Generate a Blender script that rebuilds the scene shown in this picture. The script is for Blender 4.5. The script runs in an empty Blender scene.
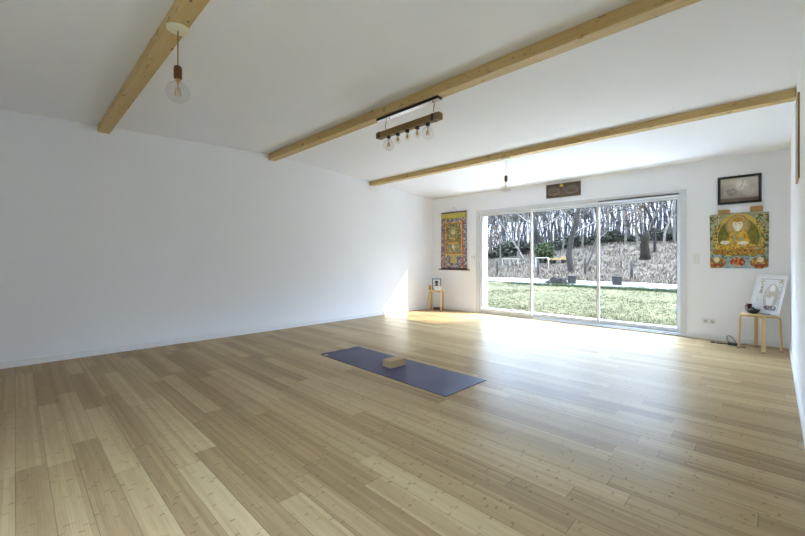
import bpy, math, random
from mathutils import Vector, Matrix, noise as mnoise
C = bpy.context.scene.collection
PI = math.pi
random.seed(7)

# ------------------------------------------------------------------ node helper
class NT:
    def __init__(self, name):
        self.m = bpy.data.materials.new(name); self.m.use_nodes = True
        self.t = self.m.node_tree; self.t.nodes.clear()
        self.out = self.t.nodes.new('ShaderNodeOutputMaterial')
    def n(self, kind, **kw):
        o = self.t.nodes.new('ShaderNode' + kind)
        for k, v in kw.items(): setattr(o, k, v)
        return o
    def put(self, sock, v):
        if isinstance(v, bpy.types.NodeSocket): self.t.links.new(v, sock)
        elif v is not None: sock.default_value = v
    def M(self, op, a, b=None, c=None):
        o = self.n('Math', operation=op)
        for s, v in zip(o.inputs, (a, b, c)): self.put(s, v)
        return o.outputs[0]
    def noise(self, vec, scale, detail=3, rough=.5):
        o = self.n('TexNoise'); self.put(o.inputs['Vector'], vec)
        o.inputs['Scale'].default_value = scale; o.inputs['Detail'].default_value = detail; o.inputs['Roughness'].default_value = rough
        return o.outputs['Fac']
    def mapping(self, vec, scale=(1,1,1), loc=(0,0,0), rot=(0,0,0)):
        o = self.n('Mapping'); self.put(o.inputs['Vector'], vec)
        o.inputs['Scale'].default_value = scale; o.inputs['Location'].default_value = loc; o.inputs['Rotation'].default_value = rot
        return o.outputs[0]
    def white(self, x, y=0., z=0.):
        c = self.n('CombineXYZ')
        for s, v in zip(c.inputs, (x, y, z)): self.put(s, v)
        w = self.n('TexWhiteNoise', noise_dimensions='3D'); self.put(w.inputs['Vector'], c.outputs[0])
        return w.outputs['Value']
    def ramp(self, fac, stops):
        o = self.n('ValToRGB'); self.put(o.inputs[0], fac)
        e = o.color_ramp.elements
        while len(e) < len(stops): e.new(.5)
        for el, (p, c) in zip(e, stops): el.position = p; el.color = tuple(c) + (1,)
        return o.outputs[0]
    def mix(self, fac, a, b, mode='MIX'):
        o = self.n('Mix', data_type='RGBA', blend_type=mode)
        self.put(o.inputs[0], fac)
        self.put(o.inputs[6], a if isinstance(a, bpy.types.NodeSocket) else tuple(a) + (1,))
        self.put(o.inputs[7], b if isinstance(b, bpy.types.NodeSocket) else tuple(b) + (1,))
        return o.outputs[2]
    def bsdf(self, color, rough=.5, metal=0., spec=.5, bump=None, bstr=.3, bdist=.01, **kw):
        p = self.n('BsdfPrincipled')
        self.put(p.inputs['Base Color'], color if isinstance(color, bpy.types.NodeSocket) else tuple(color) + (1,))
        self.put(p.inputs['Roughness'], rough); self.put(p.inputs['Metallic'], metal)
        self.put(p.inputs['Specular IOR Level'], spec)
        for k, v in kw.items(): self.put(p.inputs[k], v)
        if bump is not None:
            b = self.n('Bump'); b.inputs['Strength'].default_value = bstr; b.inputs['Distance'].default_value = bdist
            self.put(b.inputs['Height'], bump); self.put(p.inputs['Normal'], b.outputs[0])
        self.t.links.new(p.outputs[0], self.out.inputs[0]); return self.m
    @property
    def obj(self): return self.n('TexCoord').outputs['Object']
    @property
    def pos(self): return self.n('NewGeometry').outputs['Position']

def flat(name, col, rough=.5, metal=0., spec=.5, var=.06, scale=20):
    t = NT(name)
    f = t.noise(t.obj, scale, 3)
    d = tuple(c * (1 - var) for c in col); l = tuple(min(1, c * (1 + var)) for c in col)
    return t.bsdf(t.ramp(f, [(.3, d), (.7, l)]), rough, metal, spec)

def wall_paint(name, col):
    t = NT(name); f = t.noise(t.pos, 2.2, 4); g = t.noise(t.pos, 180, 2)
    c = t.ramp(f, [(.3, tuple(x * .985 for x in col)), (.7, col)])
    return t.bsdf(c, .62, 0, .25, bump=g, bstr=.05, bdist=.002)

def glass_mat(name, tint=(1, 1, 1), edge=.04, rough=.0, gloss=1.):
    t = NT(name)
    a = t.n('BsdfTransparent'); a.inputs[0].default_value = tint + (1,)
    g = t.n('BsdfGlossy'); g.inputs['Roughness'].default_value = rough
    f = t.n('LayerWeight'); f.inputs[0].default_value = .5      # the same from both faces of a thin sheet
    k = t.M('MULTIPLY', t.M('ADD', edge, t.M('MULTIPLY', t.M('POWER', f.outputs['Facing'], 5.), .8)), gloss)
    m = t.n('MixShader'); t.put(m.inputs[0], k); t.t.links.new(a.outputs[0], m.inputs[1]); t.t.links.new(g.outputs[0], m.inputs[2])
    t.t.links.new(m.outputs[0], t.out.inputs[0]); return t.m

def wood(name, light, dark, axis=0, rough=.5, knots=.0, seam=False):
    t = NT(name); o = t.obj
    st = [38, 38, 38]; st[axis] = 2.2
    f = t.noise(t.mapping(o, tuple(st)), 1., 5, .6)
    f2 = t.noise(t.mapping(o, tuple(s * .18 for s in st)), 1., 3)
    c = t.ramp(t.M('ADD', t.M('MULTIPLY', f, .55), t.M('MULTIPLY', f2, .45)), [(.28, dark), (.72, light)])
    if knots:
        ks = [13., 13., 13.]; ks[axis] = 8.5
        v = t.n('TexVoronoi'); t.put(v.inputs['Vector'], t.mapping(o, tuple(ks))); v.inputs['Scale'].default_value = 1.
        v.inputs['Randomness'].default_value = 1.
        r = t.white(t.n('SeparateColor').outputs[0], 0, 0) if False else None
        sep = t.n('SeparateColor'); t.put(sep.inputs[0], v.outputs['Color'])
        pick = t.M('GREATER_THAN', sep.outputs[0], .45)
        size = t.M('MULTIPLY', sep.outputs[1], .30)
        m = t.M('MULTIPLY', t.M('LESS_THAN', v.outputs['Distance'], size), pick)
        c = t.mix(t.M('MULTIPLY', m, knots), c, tuple(x * .2 for x in dark))
    if knots > .8:   # brown resin streaks
        sk = [26, 26, 26]; sk[axis] = 9
        g = t.noise(t.mapping(o, tuple(sk)), 1., 2)
        c = t.mix(t.M('MULTIPLY', t.M('GREATER_THAN', g, .67), .6), c, tuple(x * .6 for x in dark))
    if seam:   # finger joints along the beam
        s = t.n('SeparateXYZ'); t.put(s.inputs[0], o)
        q = t.M('FRACT', t.M('MULTIPLY', s.outputs[axis], .83))
        c = t.mix(t.M('MULTIPLY', t.M('LESS_THAN', q, .006), .5), c, dark)
    return t.bsdf(c, rough, 0, .35)

def attr_paint(name, rough=.8, spec=.2, weave=0):
    t = NT(name); a = t.n('Attribute', attribute_name='Col')
    b = t.noise(t.obj, 400, 2) if weave else None
    return t.bsdf(a.outputs['Color'], rough, 0, spec, bump=b, bstr=.25, bdist=.002)

def island(name, cols, rough=.8, trans=0.):
    t = NT(name); r = t.n('NewGeometry').outputs['Random Per Island']
    n = len(cols)
    c = t.ramp(r, [(i / max(1, n - 1), k) for i, k in enumerate(cols)])
    return t.bsdf(c, rough, 0, .15)

# ------------------------------------------------------------------ materials
M = {}
K = .155      # outdoor colours darkened to offset the strong sky that lights the room
def dk(*cs): return [(r * K * 1.20, g * K * 1.02, b * K * .80) for r, g, b in cs]
M['wall'] = wall_paint('white_wall_paint', (.858, .870, .898))
M['ceil'] = wall_paint('white_ceiling_paint', (.868, .873, .893))
M['trim'] = flat('white_gloss_trim', (.80, .81, .82), .35, var=.02)
M['frame'] = flat('white_lacquered_aluminium', (.66, .67, .69), .3, var=.02)
M['gasket'] = flat('dark_grey_gasket', (.06, .06, .065), .6)
M['alu'] = flat('grey_aluminium_track', (.42, .42, .43), .35, .6)
M['pane'] = glass_mat('window_glass', (.985, .992, .99), .02)
M['bulb'] = glass_mat('clear_bulb_glass', (.97, .97, .965), .05, .0, 1.)
M['frost'] = flat('milky_bulb_glass', (.72, .73, .74), .25)
M['cover'] = glass_mat('picture_glass', (1, 1, 1), .035)
M['spruce'] = wood('spruce_beam', (.66, .49, .235), (.45, .30, .11), 0, .6, .85, True)
M['oldwood'] = wood('brown_oiled_wood', (.32, .20, .08), (.13, .07, .026), 0, .55, .3)
M['birch'] = wood('birch_veneer', (.66, .47, .24), (.52, .34, .15), 2, .4)
M['birchtop'] = wood('birch_top', (.66, .48, .26), (.54, .37, .18), 0, .4)
M['clipwood'] = wood('tan_clip_wood', (.42, .25, .08), (.30, .17, .05), 0, .5)
M['carved'] = wood('dark_carved_wood', (.13, .082, .048), (.055, .033, .02), 0, .5)
M['relief'] = wood('pale_carved_relief', (.23, .18, .125), (.14, .104, .07), 0, .5)  # paler tone than the board behind it
M['black'] = flat('black_metal', (.012, .012, .013), .4)
M['blackp'] = flat('black_plastic', (.014, .014, .015), .45)
M['blackf'] = flat('black_frame_lacquer', (.010, .010, .011), .3)
M['chrome'] = flat('polished_steel', (.75, .75, .78), .18, 1., var=.02)
M['wire'] = flat('steel_wire', (.45, .38, .3), .35, .9)
M['brass'] = flat('brass', (.62, .46, .17), .3, 1.)
M['copper'] = flat('copper_socket', (.16, .065, .03), .3, .8)
M['cream'] = flat('cream_canopy', (.78, .76, .55), .4, var=.02)
M['cord'] = flat('brown_fabric_cord', (.30, .21, .09), .8)
M['fil'] = flat('amber_filament', (.62, .42, .12), .4)
M['plastic'] = flat('white_switch_plastic', (.78, .78, .77), .35, var=.01)
M['slot'] = flat('grey_socket_slot', (.52, .52, .53), .5)
M['mat_under'] = flat('mat_underside', (.012, .012, .02), .9)
M['label_tan'] = flat('tan_mat_label', (.55, .44, .24), .8)
M['blue'] = flat('blue_painted_frame', (.06, .17, .28), .4)
M['boxwhite'] = flat('white_box_card', (.78, .77, .74), .6)
M['amber'] = flat('amber_wooden_box', (.42, .25, .06), .5)
M['darkred'] = flat('dark_red_brown', (.07, .022, .012), .5)
M['redcup'] = flat('dark_red_glaze', (.055, .013, .010), .25)
M['tealcard'] = flat('teal_card', (.16, .28, .36), .5)
M['whiteframe'] = flat('white_picture_frame', (.70, .70, .71), .35, var=.02)
M['goldframe'] = wood('gold_brown_frame', (.40, .22, .06), (.26, .13, .03), 2, .4)
M['gold'] = flat('yellow_gilt', (.60, .42, .04), .4, .3)
M['art'] = attr_paint('printed_picture')
M['silk'] = attr_paint('woven_silk', .75, .2, 1)
M['vsilk'] = flat('yellow_silk', (.46, .38, .07), .5, var=.25, scale=40)
M['concrete'] = flat('pale_concrete', (.80, .80, .78), .9, var=.12, scale=6)
M['block'] = flat('grey_stone_block', dk((.07, .072, .075))[0], .9, var=.3, scale=9)
M['rock'] = flat('dark_rock', dk((.035, .033, .032))[0], .95, var=.4, scale=7)
M['post'] = flat('weathered_fence_post', dk((.085, .085, .095))[0], .9, var=.3)
M['whitewood'] = flat('white_painted_rail', dk((.75, .75, .75))[0], .6)
M['yellow'] = flat('yellow_machine_paint', dk((.62, .40, .06))[0], .5)
M['bark_pine_haze'] = flat('hazed_pine_bark', dk((.115, .122, .175))[0], .95, var=.45, scale=3)  # distance haze put into the bark as a lighter blue-grey
M['bark_oak'] = flat('oak_bark', dk((.065, .062, .064))[0], .95, var=.5, scale=5)
M['bark_pale'] = flat('pale_lichen_bark', dk((.31, .30, .305))[0], .95, var=.35, scale=5)
M['stump'] = flat('dark_mossy_bark', dk((.040, .036, .026))[0], .95, var=.4, scale=5)
M['twig'] = flat('pale_twigs', dk((.40, .385, .39))[0], .9, var=.3, scale=3)
M['oak_leaf'] = island('dry_oak_leaves', dk((.26, .18, .11), (.32, .24, .16), (.20, .14, .10)))
M['needle'] = island('pine_needles', dk((.025, .042, .02), (.04, .06, .03)))
M['pinebush'] = island('fresh_pine_needles', dk((.07, .105, .035), (.10, .145, .055), (.15, .19, .08)))
M['under'] = island('dark_evergreen_leaves', dk((.055, .066, .05), (.09, .105, .07), (.14, .145, .115)))
M['shade'] = island('laurel_leaves', dk((.04, .07, .025), (.06, .10, .04)))
M['blade'] = island('grass_blades', dk((.12, .13, .038), (.165, .168, .06), (.25, .225, .115), (.135, .148, .04)))
M['blade_dark'] = island('lush_grass_blades', dk((.045, .085, .018), (.065, .11, .028)))
M['dry'] = island('dry_bracken', dk((.17, .152, .132), (.26, .23, .195), (.24, .185, .135), (.32, .28, .235)))

for k_ in ('bark_pine_haze', 'bark_oak', 'bark_pale', 'stump', 'twig', 'block', 'rock', 'post', 'concrete', 'whitewood'):   # dry, matt surfaces
    M[k_].node_tree.nodes['Principled BSDF'].inputs['Specular IOR Level'].default_value = .08
def floor_mat():
    t = NT('bamboo_plank_floor'); s = t.n('SeparateXYZ'); t.put(s.inputs[0], t.pos)
    X, Y = s.outputs[0], s.outputs[1]
    r = t.M('DIVIDE', Y, .125); row = t.M('FLOOR', r); fr = t.M('FRACT', r)
    c = t.M('ADD', t.M('DIVIDE', X, 1.25), t.M('MULTIPLY', t.white(row, 3.1), 7.3)); col = t.M('FLOOR', c); fc = t.M('FRACT', c)
    pl = t.white(row, col, 1.7)
    st = t.M('FLOOR', t.M('MULTIPLY', fr, 6)); sid = t.M('ADD', t.M('MULTIPLY', row, 6), st)
    rs = t.white(sid, col, 5.3)
    q = t.M('ADD', t.M('DIVIDE', X, .27), t.M('MULTIPLY', t.white(sid, col, 9.1), 13.))
    qn = t.M('FLOOR', q); qf = t.M('FRACT', q)
    nk = t.M('MULTIPLY', t.M('LESS_THAN', t.M('ABSOLUTE', t.M('SUBTRACT', qf, .5)), .022), t.white(sid, qn, 2.2))
    nk = t.M('MULTIPLY', t.M('POWER', nk, 1.1), .55)
    gr = t.noise(t.mapping(t.pos, (5, 190, 1)), 1., 4, .6)
    g2 = t.noise(t.mapping(t.pos, (1.2, 9, 1)), 1., 3)
    f = t.M('ADD', t.M('ADD', t.M('MULTIPLY', pl, .27), t.M('MULTIPLY', rs, .14)), t.M('ADD', t.M('MULTIPLY', gr, .36), t.M('MULTIPLY', g2, .22)))
    base = t.ramp(f, [(.16, (.175, .104, .044)), (.5, (.345, .236, .114)), (.84, (.52, .392, .215))])
    base = t.mix(nk, base, (.15, .082, .034))
    seam = t.M('MAXIMUM', t.M('LESS_THAN', fr, .026), t.M('LESS_THAN', fc, .003))
    base = t.mix(t.M('MULTIPLY', seam, .55), base, (.10, .062, .03))
    tilt = t.M('MULTIPLY', t.M('SUBTRACT', fr, .5), t.M('SUBTRACT', pl, .5))
    hgt = t.M('ADD', t.M('MULTIPLY', seam, -.35), t.M('ADD', t.M('MULTIPLY', tilt, .5), t.M('MULTIPLY', gr, .08)))
    ro = t.M('ADD', .27, t.M('MULTIPLY', gr, .12))
    return t.bsdf(base, ro, 0, .07, bump=hgt, bstr=.35, bdist=.0016, **{'Specular Tint': (1., .88, .66, 1.)})
M['floor'] = floor_mat()

def mat_blue():
    t = NT('indigo_yoga_mat'); f = t.noise(t.obj, 3, 4); g = t.noise(t.obj, 160, 2)
    c = t.ramp(f, [(.3, (.022, .023, .062)), (.7, (.036, .038, .092))])
    return t.bsdf(c, .5, 0, .5, bump=g, bstr=.2, bdist=.002)
M['mat'] = mat_blue()
def cork():
    t = NT('cork'); f = t.noise(t.obj, 90, 4, .7)
    return t.bsdf(t.ramp(f, [(.3, (.30, .195, .095)), (.7, (.50, .36, .21))]), .85, 0, .2)
M['cork'] = cork()
def ground_mat():
    t = NT('meadow_soil'); p = t.pos; s = t.n('SeparateXYZ'); t.put(s.inputs[0], p)
    f = t.noise(p, .8, 6, .65); g = t.noise(p, 5, 5, .7)
    k = t.M('ADD', t.M('MULTIPLY', f, .6), t.M('MULTIPLY', g, .4))
    grass = t.ramp(k, [(.38, dk((.105, .12, .035))[0]), (.52, dk((.17, .165, .065))[0]), (.66, dk((.28, .25, .14))[0])])
    dry = t.ramp(k, [(.36, dk((.12, .11, .105))[0]), (.52, dk((.22, .195, .175))[0]), (.68, dk((.32, .29, .27))[0])])
    w = t.M('GREATER_THAN', s.outputs[1], 20.5)
    return t.bsdf(t.mix(w, grass, dry), .95, 0, .1, bump=g, bstr=.6, bdist=.05)
M['ground'] = ground_mat()
def gravel():
    t = NT('pale_gravel'); f = t.noise(t.pos, 3, 6, .7)
    return t.bsdf(t.ramp(f, [(.3, (.12, .118, .115)), (.7, (.19, .187, .18))]), .95, 0, .1)
M['gravel'] = gravel()

# ------------------------------------------------------------------ mesh helper
class MB:
    def __init__(self): self.v = []; self.f = []; self.sm = []
    def add(self, vs, fs, smooth=False):
        b = len(self.v); self.v += [tuple(v) for v in vs]
        self.f += [tuple(b + i for i in f) for f in fs]; self.sm += [smooth] * len(fs); return self
    def box(self, a, b):
        (x0, y0, z0), (x1, y1, z1) = a, b
        vs = [(x, y, z) for z in (z0, z1) for y in (y0, y1) for x in (x0, x1)]
        return self.add(vs, [(0, 2, 3, 1), (4, 5, 7, 6), (0, 1, 5, 4), (2, 6, 7, 3), (0, 4, 6, 2), (1, 3, 7, 5)])
    def prism(self, prof, axis, a, b):
        """2D profile extruded along an axis (0: profile is y,z; 1: x,z; 2: x,y)"""
        n = len(prof); vs = []
        for s in (a, b):
            for p, q in prof:
                vs.append((s, p, q) if axis == 0 else (p, s, q) if axis == 1 else (p, q, s))
        fs = [tuple(range(n)), tuple(range(2 * n - 1, n - 1, -1))] + [(i, i + n, (i + 1) % n + n, (i + 1) % n) for i in range(n)]
        return self.add(vs, fs)
    def tube(self, pts, rad, seg=8, cap=True, flatk=None):
        pts = [Vector(p) for p in pts]; n = len(pts)
        rad = [rad] * n if not hasattr(rad, '__len__') else rad
        vs = []; up = None
        for i, p in enumerate(pts):
            d = (pts[min(i + 1, n - 1)] - pts[max(i - 1, 0)])
            d = d.normalized() if d.length > 1e-9 else Vector((0, 0, 1))
            if up is None:
                up = Vector((0, 0, 1)) if abs(d.z) < .9 else Vector((1, 0, 0))
            u = (up - d * up.dot(d)); u = u.normalized() if u.length > 1e-6 else d.orthogonal().normalized()
            w = d.cross(u); up = u
            for k in range(seg):
                a = 2 * PI * k / seg
                vs.append(p + (u * math.cos(a) + w * math.sin(a)) * rad[i])
        fs = [(i * seg + k, i * seg + (k + 1) % seg, (i + 1) * seg + (k + 1) % seg, (i + 1) * seg + k) for i in range(n - 1) for k in range(seg)]
        if cap: fs += [tuple(range(seg - 1, -1, -1)), tuple(range((n - 1) * seg, n * seg))]
        return self.add(vs, fs, True)
    def lathe(self, prof, c=(0, 0, 0), seg=24):
        vs = []; n = len(prof)
        for r, z in prof:
            for k in range(seg):
                a = 2 * PI * k / seg; vs.append((c[0] + r * math.cos(a), c[1] + r * math.sin(a), c[2] + z))
        fs = [(i * seg + k, i * seg + (k + 1) % seg, (i + 1) * seg + (k + 1) % seg, (i + 1) * seg + k) for i in range(n - 1) for k in range(seg)]
        return self.add(vs, fs, True)
    def ring(self, outer, inner, axis, a, b):
        """rectangular ring (u0,v0,u1,v1) extruded along axis y: frame boards"""
        (u0, v0, u1, v1), (p0, q0, p1, q1) = outer, inner
        self.prism([(u0, v0), (p0, q0), (p0, q1), (u0, v1)], axis, a, b)
        self.prism([(p1, q0), (u1, v0), (u1, v1), (p1, q1)], axis, a, b)
        self.prism([(u0, v0), (u1, v0), (p1, q0), (p0, q0)], axis, a, b)
        self.prism([(p0, q1), (p1, q1), (u1, v1), (u0, v1)], axis, a, b); return self
    def xf(self, mat):
        self.v = [tuple(mat @ Vector(v)) for v in self.v]; return self
    def mesh(self, name, m):
        me = bpy.data.meshes.new(name); me.from_pydata(self.v, [], self.f); me.materials.append(m)
        me.polygons.foreach_set('use_smooth', self.sm); me.update()
        return me
    def build(self, name, m, parent=None, bevel=0, fix=True, loc=(0, 0, 0)):
        me = self.mesh(name, m)
        if fix:
            import bmesh
            bm = bmesh.new(); bm.from_mesh(me); bmesh.ops.recalc_face_normals(bm, faces=bm.faces); bm.to_mesh(me); bm.free()
        o = bpy.data.objects.new(name, me); C.objects.link(o); o.parent = parent; o.location = loc
        if bevel:
            b = o.modifiers.new('Bevel', 'BEVEL'); b.width = bevel; b.segments = 2; b.limit_method = 'ANGLE'; b.angle_limit = .7
        return o

def tag(o, label, cat, group=None, kind=None):
    o['label'] = label; o['category'] = cat
    if group: o['group'] = group
    if kind: o['kind'] = kind
    return o
def thing(name, label, cat, loc=(0, 0, 0), rz=0, group=None):
    o = bpy.data.objects.new(name, None); C.objects.link(o); o.location = loc; o.rotation_euler = (0, 0, rz); o.empty_display_size = .1
    return tag(o, label, cat, group)
def struct(o, label=None):
    o['kind'] = 'structure'
    if label: o['label'] = label
    return o
def copy_tree(o, parent=None):
    c = o.copy(); C.objects.link(c); c.parent = parent
    for ch in list(o.children): copy_tree(ch, c)
    return c

# ------------------------------------------------------------------ the room
XL, XR, YF, YB = -5.848, .146, -1.3, 7.027
YR, HR, HB, HF = 2.925, 2.866, 2.60, 2.70
def ceil_z(y): return HR + (HB - HR) * (y - YR) / (YB - YR) if y > YR else HR + (HF - HR) * (YR - y) / (YR - YF)
T = .2
struct(MB().box((XL - T, YF - T, -.10), (XR + T, YB + .01, 0)).build('floor', M['floor']), 'honey coloured bamboo plank floor running from wall to wall')
zb2, zf2 = ceil_z(YB + T), ceil_z(YF - T)
struct(MB().prism([(YF - T, zf2), (YR, HR), (YB + T, zb2), (YB + T, zb2 + .25), (YR, HR + .25), (YF - T, zf2 + .25)], 0, XL - T, XR + T).build('ceiling', M['ceil']), 'white ceiling folded at a shallow ridge')
gab = [(YF - T, -.1), (YB + T, -.1), (YB + T, zb2), (YR, HR), (YF - T, zf2)]
struct(MB().prism(gab, 0, XL - T, XL).build('wall_left', M['wall']))
struct(MB().prism(gab, 0, XR, XR + T).build('wall_right', M['wall']))
WX0, WX1, WZ = -4.60, -.972, 2.18
w = MB().box((XL, YB, -.1), (WX0, YB + T, HB + .02)).box((WX1, YB, -.1), (XR, YB + T, HB + .02)).box((WX0, YB, WZ), (WX1, YB + T, HB + .02)).box((WX0, YB + .02, -.1), (WX1, YB + T, -.004))
struct(w.build('wall_back', M['wall']))
FX0, FX1, FZ = -1.8, .0, 2.15
w = MB().box((XL, YF - T, -.1), (FX0, YF, HF + .02)).box((FX1, YF - T, -.1), (XR, YF, HF + .02)).box((FX0, YF - T, FZ), (FX1, YF, HF + .02)).box((FX0, YF - T, -.1), (FX1, YF, 0))
struct(w.build('wall_front', M['wall']))
bb = lambda n, a, b: struct(MB().box(a, b).build(n, M['trim'], bevel=.003))
bb('baseboard_left', (XL, YF, 0), (XL + .013, YB, .075))
bb('baseboard_right', (XR - .013, YF, 0), (XR, YB, .075))
bb('baseboard_back', (XL + .013, YB - .013, 0), (WX0 - .002, YB, .075))
bb('baseboard_back.001', (WX1 + .002, YB - .013, 0), (XR - .013, YB, .075))

# the sliding glazed door in the back wall
def leaf_sash(parent, x0, x1, y, z0, z1, st=.042, sb=.060, stt=.045):
    s = MB().ring((x0, z0, x1, z1), (x0 + st, z0 + sb, x1 - st, z1 - stt), 1, y, y + .034).build('sash', M['frame'], parent, bevel=.004)
    MB().ring((x0 + st - .001, z0 + sb - .001, x1 - st + .001, z1 - stt + .001), (x0 + st + .006, z0 + sb + .006, x1 - st - .006, z1 - stt - .006), 1, y + .006, y + .028).build('gasket', M['gasket'], s)
    MB().box((x0 + st, y + .014, z0 + sb), (x1 - st, y + .020, z1 - stt)).build('pane', M['pane'], s)
    return s
wd = bpy.data.objects.new('window_1', None); C.objects.link(wd); wd.location = (WX0, YB, 0)
struct(wd, 'white three-panel sliding glass door looking onto the lawn')
def wpart(mb, name, m, parent=wd, bevel=0):
    mb.v = [(x - WX0, y - YB, z) for x, y, z in mb.v]; return mb.build(name, m, parent, bevel)
wpart(MB().ring((WX0, .0, WX1, WZ), (WX0 + .045, .03, WX1 - .05, WZ - .055), 1, YB - .004, YB + .125), 'outer_frame', M['frame'], bevel=.004)
wpart(MB().ring((WX0 - .03, -.0, WX1 + .035, WZ + .03), (WX0 + .008, .0005, WX1 - .008, WZ - .008), 1, YB - .014, YB - .002), 'casing', M['frame'], bevel=.003)
wpart(MB().box((WX0 + .045, YB + .0, .029), (WX1 - .05, YB + .12, .040)).box((WX0 + .02, YB - .03, .0), (WX1 - .06, YB - .004, .022)), 'track', M['alu'], bevel=.002)
wpart(MB().box((-2.16, YB - .016, WZ - .035), (WX1 - .06, YB - .004, WZ - .022)), 'vent_slot', M['gasket'])
def wsash(x0, x1, y): 
    a = -WX0; s = leaf_sash(wd, x0 + a, x1 + a, y - YB, .041, WZ - .057); return s
wsash(WX0 + .047, -3.365, YB + .008)
wsash(-3.425, -2.165, YB + .046)
wsash(-2.215, WX1 - .052, YB + .084)
struct(MB().box((WX0 - .01, YB + .127, -.02), (WX0 + .092, YB + T + .05, WZ)).box((WX1 - .09, YB + .127, -.02), (WX1 + .01, YB + T + .05, WZ)).build('trim_3', M['trim']), 'white outer reveal of the glass door')
struct(MB().box((WX0 - .1, YB + T, -.12), (WX1 + .1, YB + T + .14, -.02)).build('trim_1', M['concrete']), 'pale concrete sill outside the glass door')
struct(MB().box((-9, YB + T, -.16), (6, 8.45, -.075)).build('trim_2', M['concrete']), 'pale concrete terrace strip along the house')
# unseen glazed opening behind the camera, added to light the room from there
wf = bpy.data.objects.new('added_window_2', None); C.objects.link(wf); wf.location = (FX0, YF, 0); struct(wf, 'unseen glazed opening added behind the camera to light the room')
MB().ring((0, .0, FX1 - FX0, FZ), (.05, .05, FX1 - FX0 - .05, FZ - .05), 1, -.12, -.02).build('outer_frame', M['frame'], wf, .004)
MB().box((.05, -.075, .05), (FX1 - FX0 - .05, -.069, FZ - .05)).build('pane', M['pane'], wf)

# ------------------------------------------------------------------ ceiling beams
def beam(y0, wdt, ztop, h, label):
    z1 = max(ceil_z(y0), ceil_z(y0 + wdt)) + .004
    L = XR - XL - .004
    o = MB().box((0, -wdt / 2, 0), (L, wdt / 2, z1 - (ztop - h))).build('ceiling_beam', M['spruce'], bevel=.004, loc=(XL + .002, y0 + wdt / 2, ztop - h))
    return tag(o, label, 'beam', 'timber beams under the ceiling', 'thing')
beam(.700, .114, 2.787, .088, 'knotty spruce ceiling beam nearest the camera, carrying a globe pendant on a cream canopy')
beam(2.865, .119, 2.866, .101, 'knotty spruce ceiling beam along the ridge, carrying the five-bulb wooden bar lamp')
beam(5.018, .1165, 2.742, .092, 'spruce ceiling beam closest to the glass door, carrying the small far pendant')

# ------------------------------------------------------------------ lamps
def bulb_profile(R, neck, L, n=14):
    """glass envelope hanging down from z=0, length L, globe radius R"""
    pr = [(neck, 0)]; zc = -(L - R)
    a0 = math.acos(min(1, neck / R)) if neck < R else 0
    for i in range(n + 1):
        a = a0 - (a0 + PI / 2) * i / n
        pr.append((max(R * math.cos(a), .0005), zc + R * math.sin(a)))
    return pr
def filament(R, L):
    mb = MB(); zc = -(L - R)
    mb.lathe([(.004, -.005), (.006, -.02), (.003, zc + R * .45), (.0015, zc + .2 * R)], seg=8)
    for k in range(6):
        a = 2 * PI * k / 6; c, s = math.cos(a) * .18 * R, math.sin(a) * .18 * R
        mb.tube([(c, s, zc + .42 * R), (c * 1.5, s * 1.5, zc - .35 * R)], .0022, 5)
    return mb
def pendant(loc, label):
    t = thing('pendant_lamp', label, 'lamp', loc, 0, 'globe pendants under the beams')
    MB().lathe([(.0005, -.022), (.060, -.022), (.067, -.018), (.067, -.004)]).build('canopy', M['cream'], t)
    MB().lathe([(.067, -.004), (.069, -.004), (.069, -.0), (.0005, -.0)]).build('canopy_rim', M['brass'], t)
    MB().tube([(0, 0, -.022), (.001, 0, -.14), (0, 0, -.258)], .004, 8).build('cord', M['cord'], t)
    MB().lathe([(.0005, -.252), (.012, -.254), (.023, -.262), (.025, -.27), (.025, -.332), (.022, -.342), (.0005, -.342)]).build('socket', M['copper'], t)
    b = MB().lathe(bulb_profile(.070, .017, .158), (0, 0, -.342), 28).build('bulb', M['bulb'], t)
    f = filament(.07, .158); f.xf(Matrix.Translation((0, 0, -.342))).build('filament', M['fil'], b)
    MB().lathe([(.0135, -.356), (.0135, -.342), (.0005, -.341)]).build('bulb_cap', M['brass'], b)
    return t
pendant((-2.83, .757, 2.699), 'clear globe pendant with copper socket under the beam nearest the camera')
pendant((-2.832, 5.076, 2.650), 'clear globe pendant under the beam closest to the glass door')

t = thing('bar_lamp', 'wooden bar lamp with five hanging clear bulbs under the ridge beam', 'lamp', (-2.80, 2.9245, 2.765))
MB().box((-.45, -.035, -.028), (.45, .035, 0)).build('mounting_tray', M['black'], t, .003)
MB().box((-.446, -.031, -.031), (.446, .031, -.027)).build('tray_underside', M['chrome'], t)
for x in (-.27, .36): MB().lathe([(.0005, -.036), (.007, -.036), (.007, -.030)], (x, 0, 0), 10).build('screw', M['black'], t)
for x in (-.325, .375):
    mb = MB(); mb.tube([(x, .0, -.03), (x, .012, -.055), (x, .0, -.08), (x, -.010, -.105), (x, -.006, -.13), (x, .006, -.142), (x, .004, -.165)], .005, 6)
    mb.tube([(x + .006 * math.cos(a), 0 + .012 * math.sin(a), -.062 + 0.016 * math.cos(a)) for a in [i * PI / 6 for i in range(13)]], .0022, 6, False)
    mb.build('hanging_hook', M['wire'], t)
MB().box((-.46, -.034, -.227), (.46, .034, -.160)).build('wooden_bar', M['oldwood'], t, .004)
for x in (-.425, .36): MB().box((x, -.0355, -.2285), (x + .032, .0355, -.1585)).build('strap', M['black'], t, .001)
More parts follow.
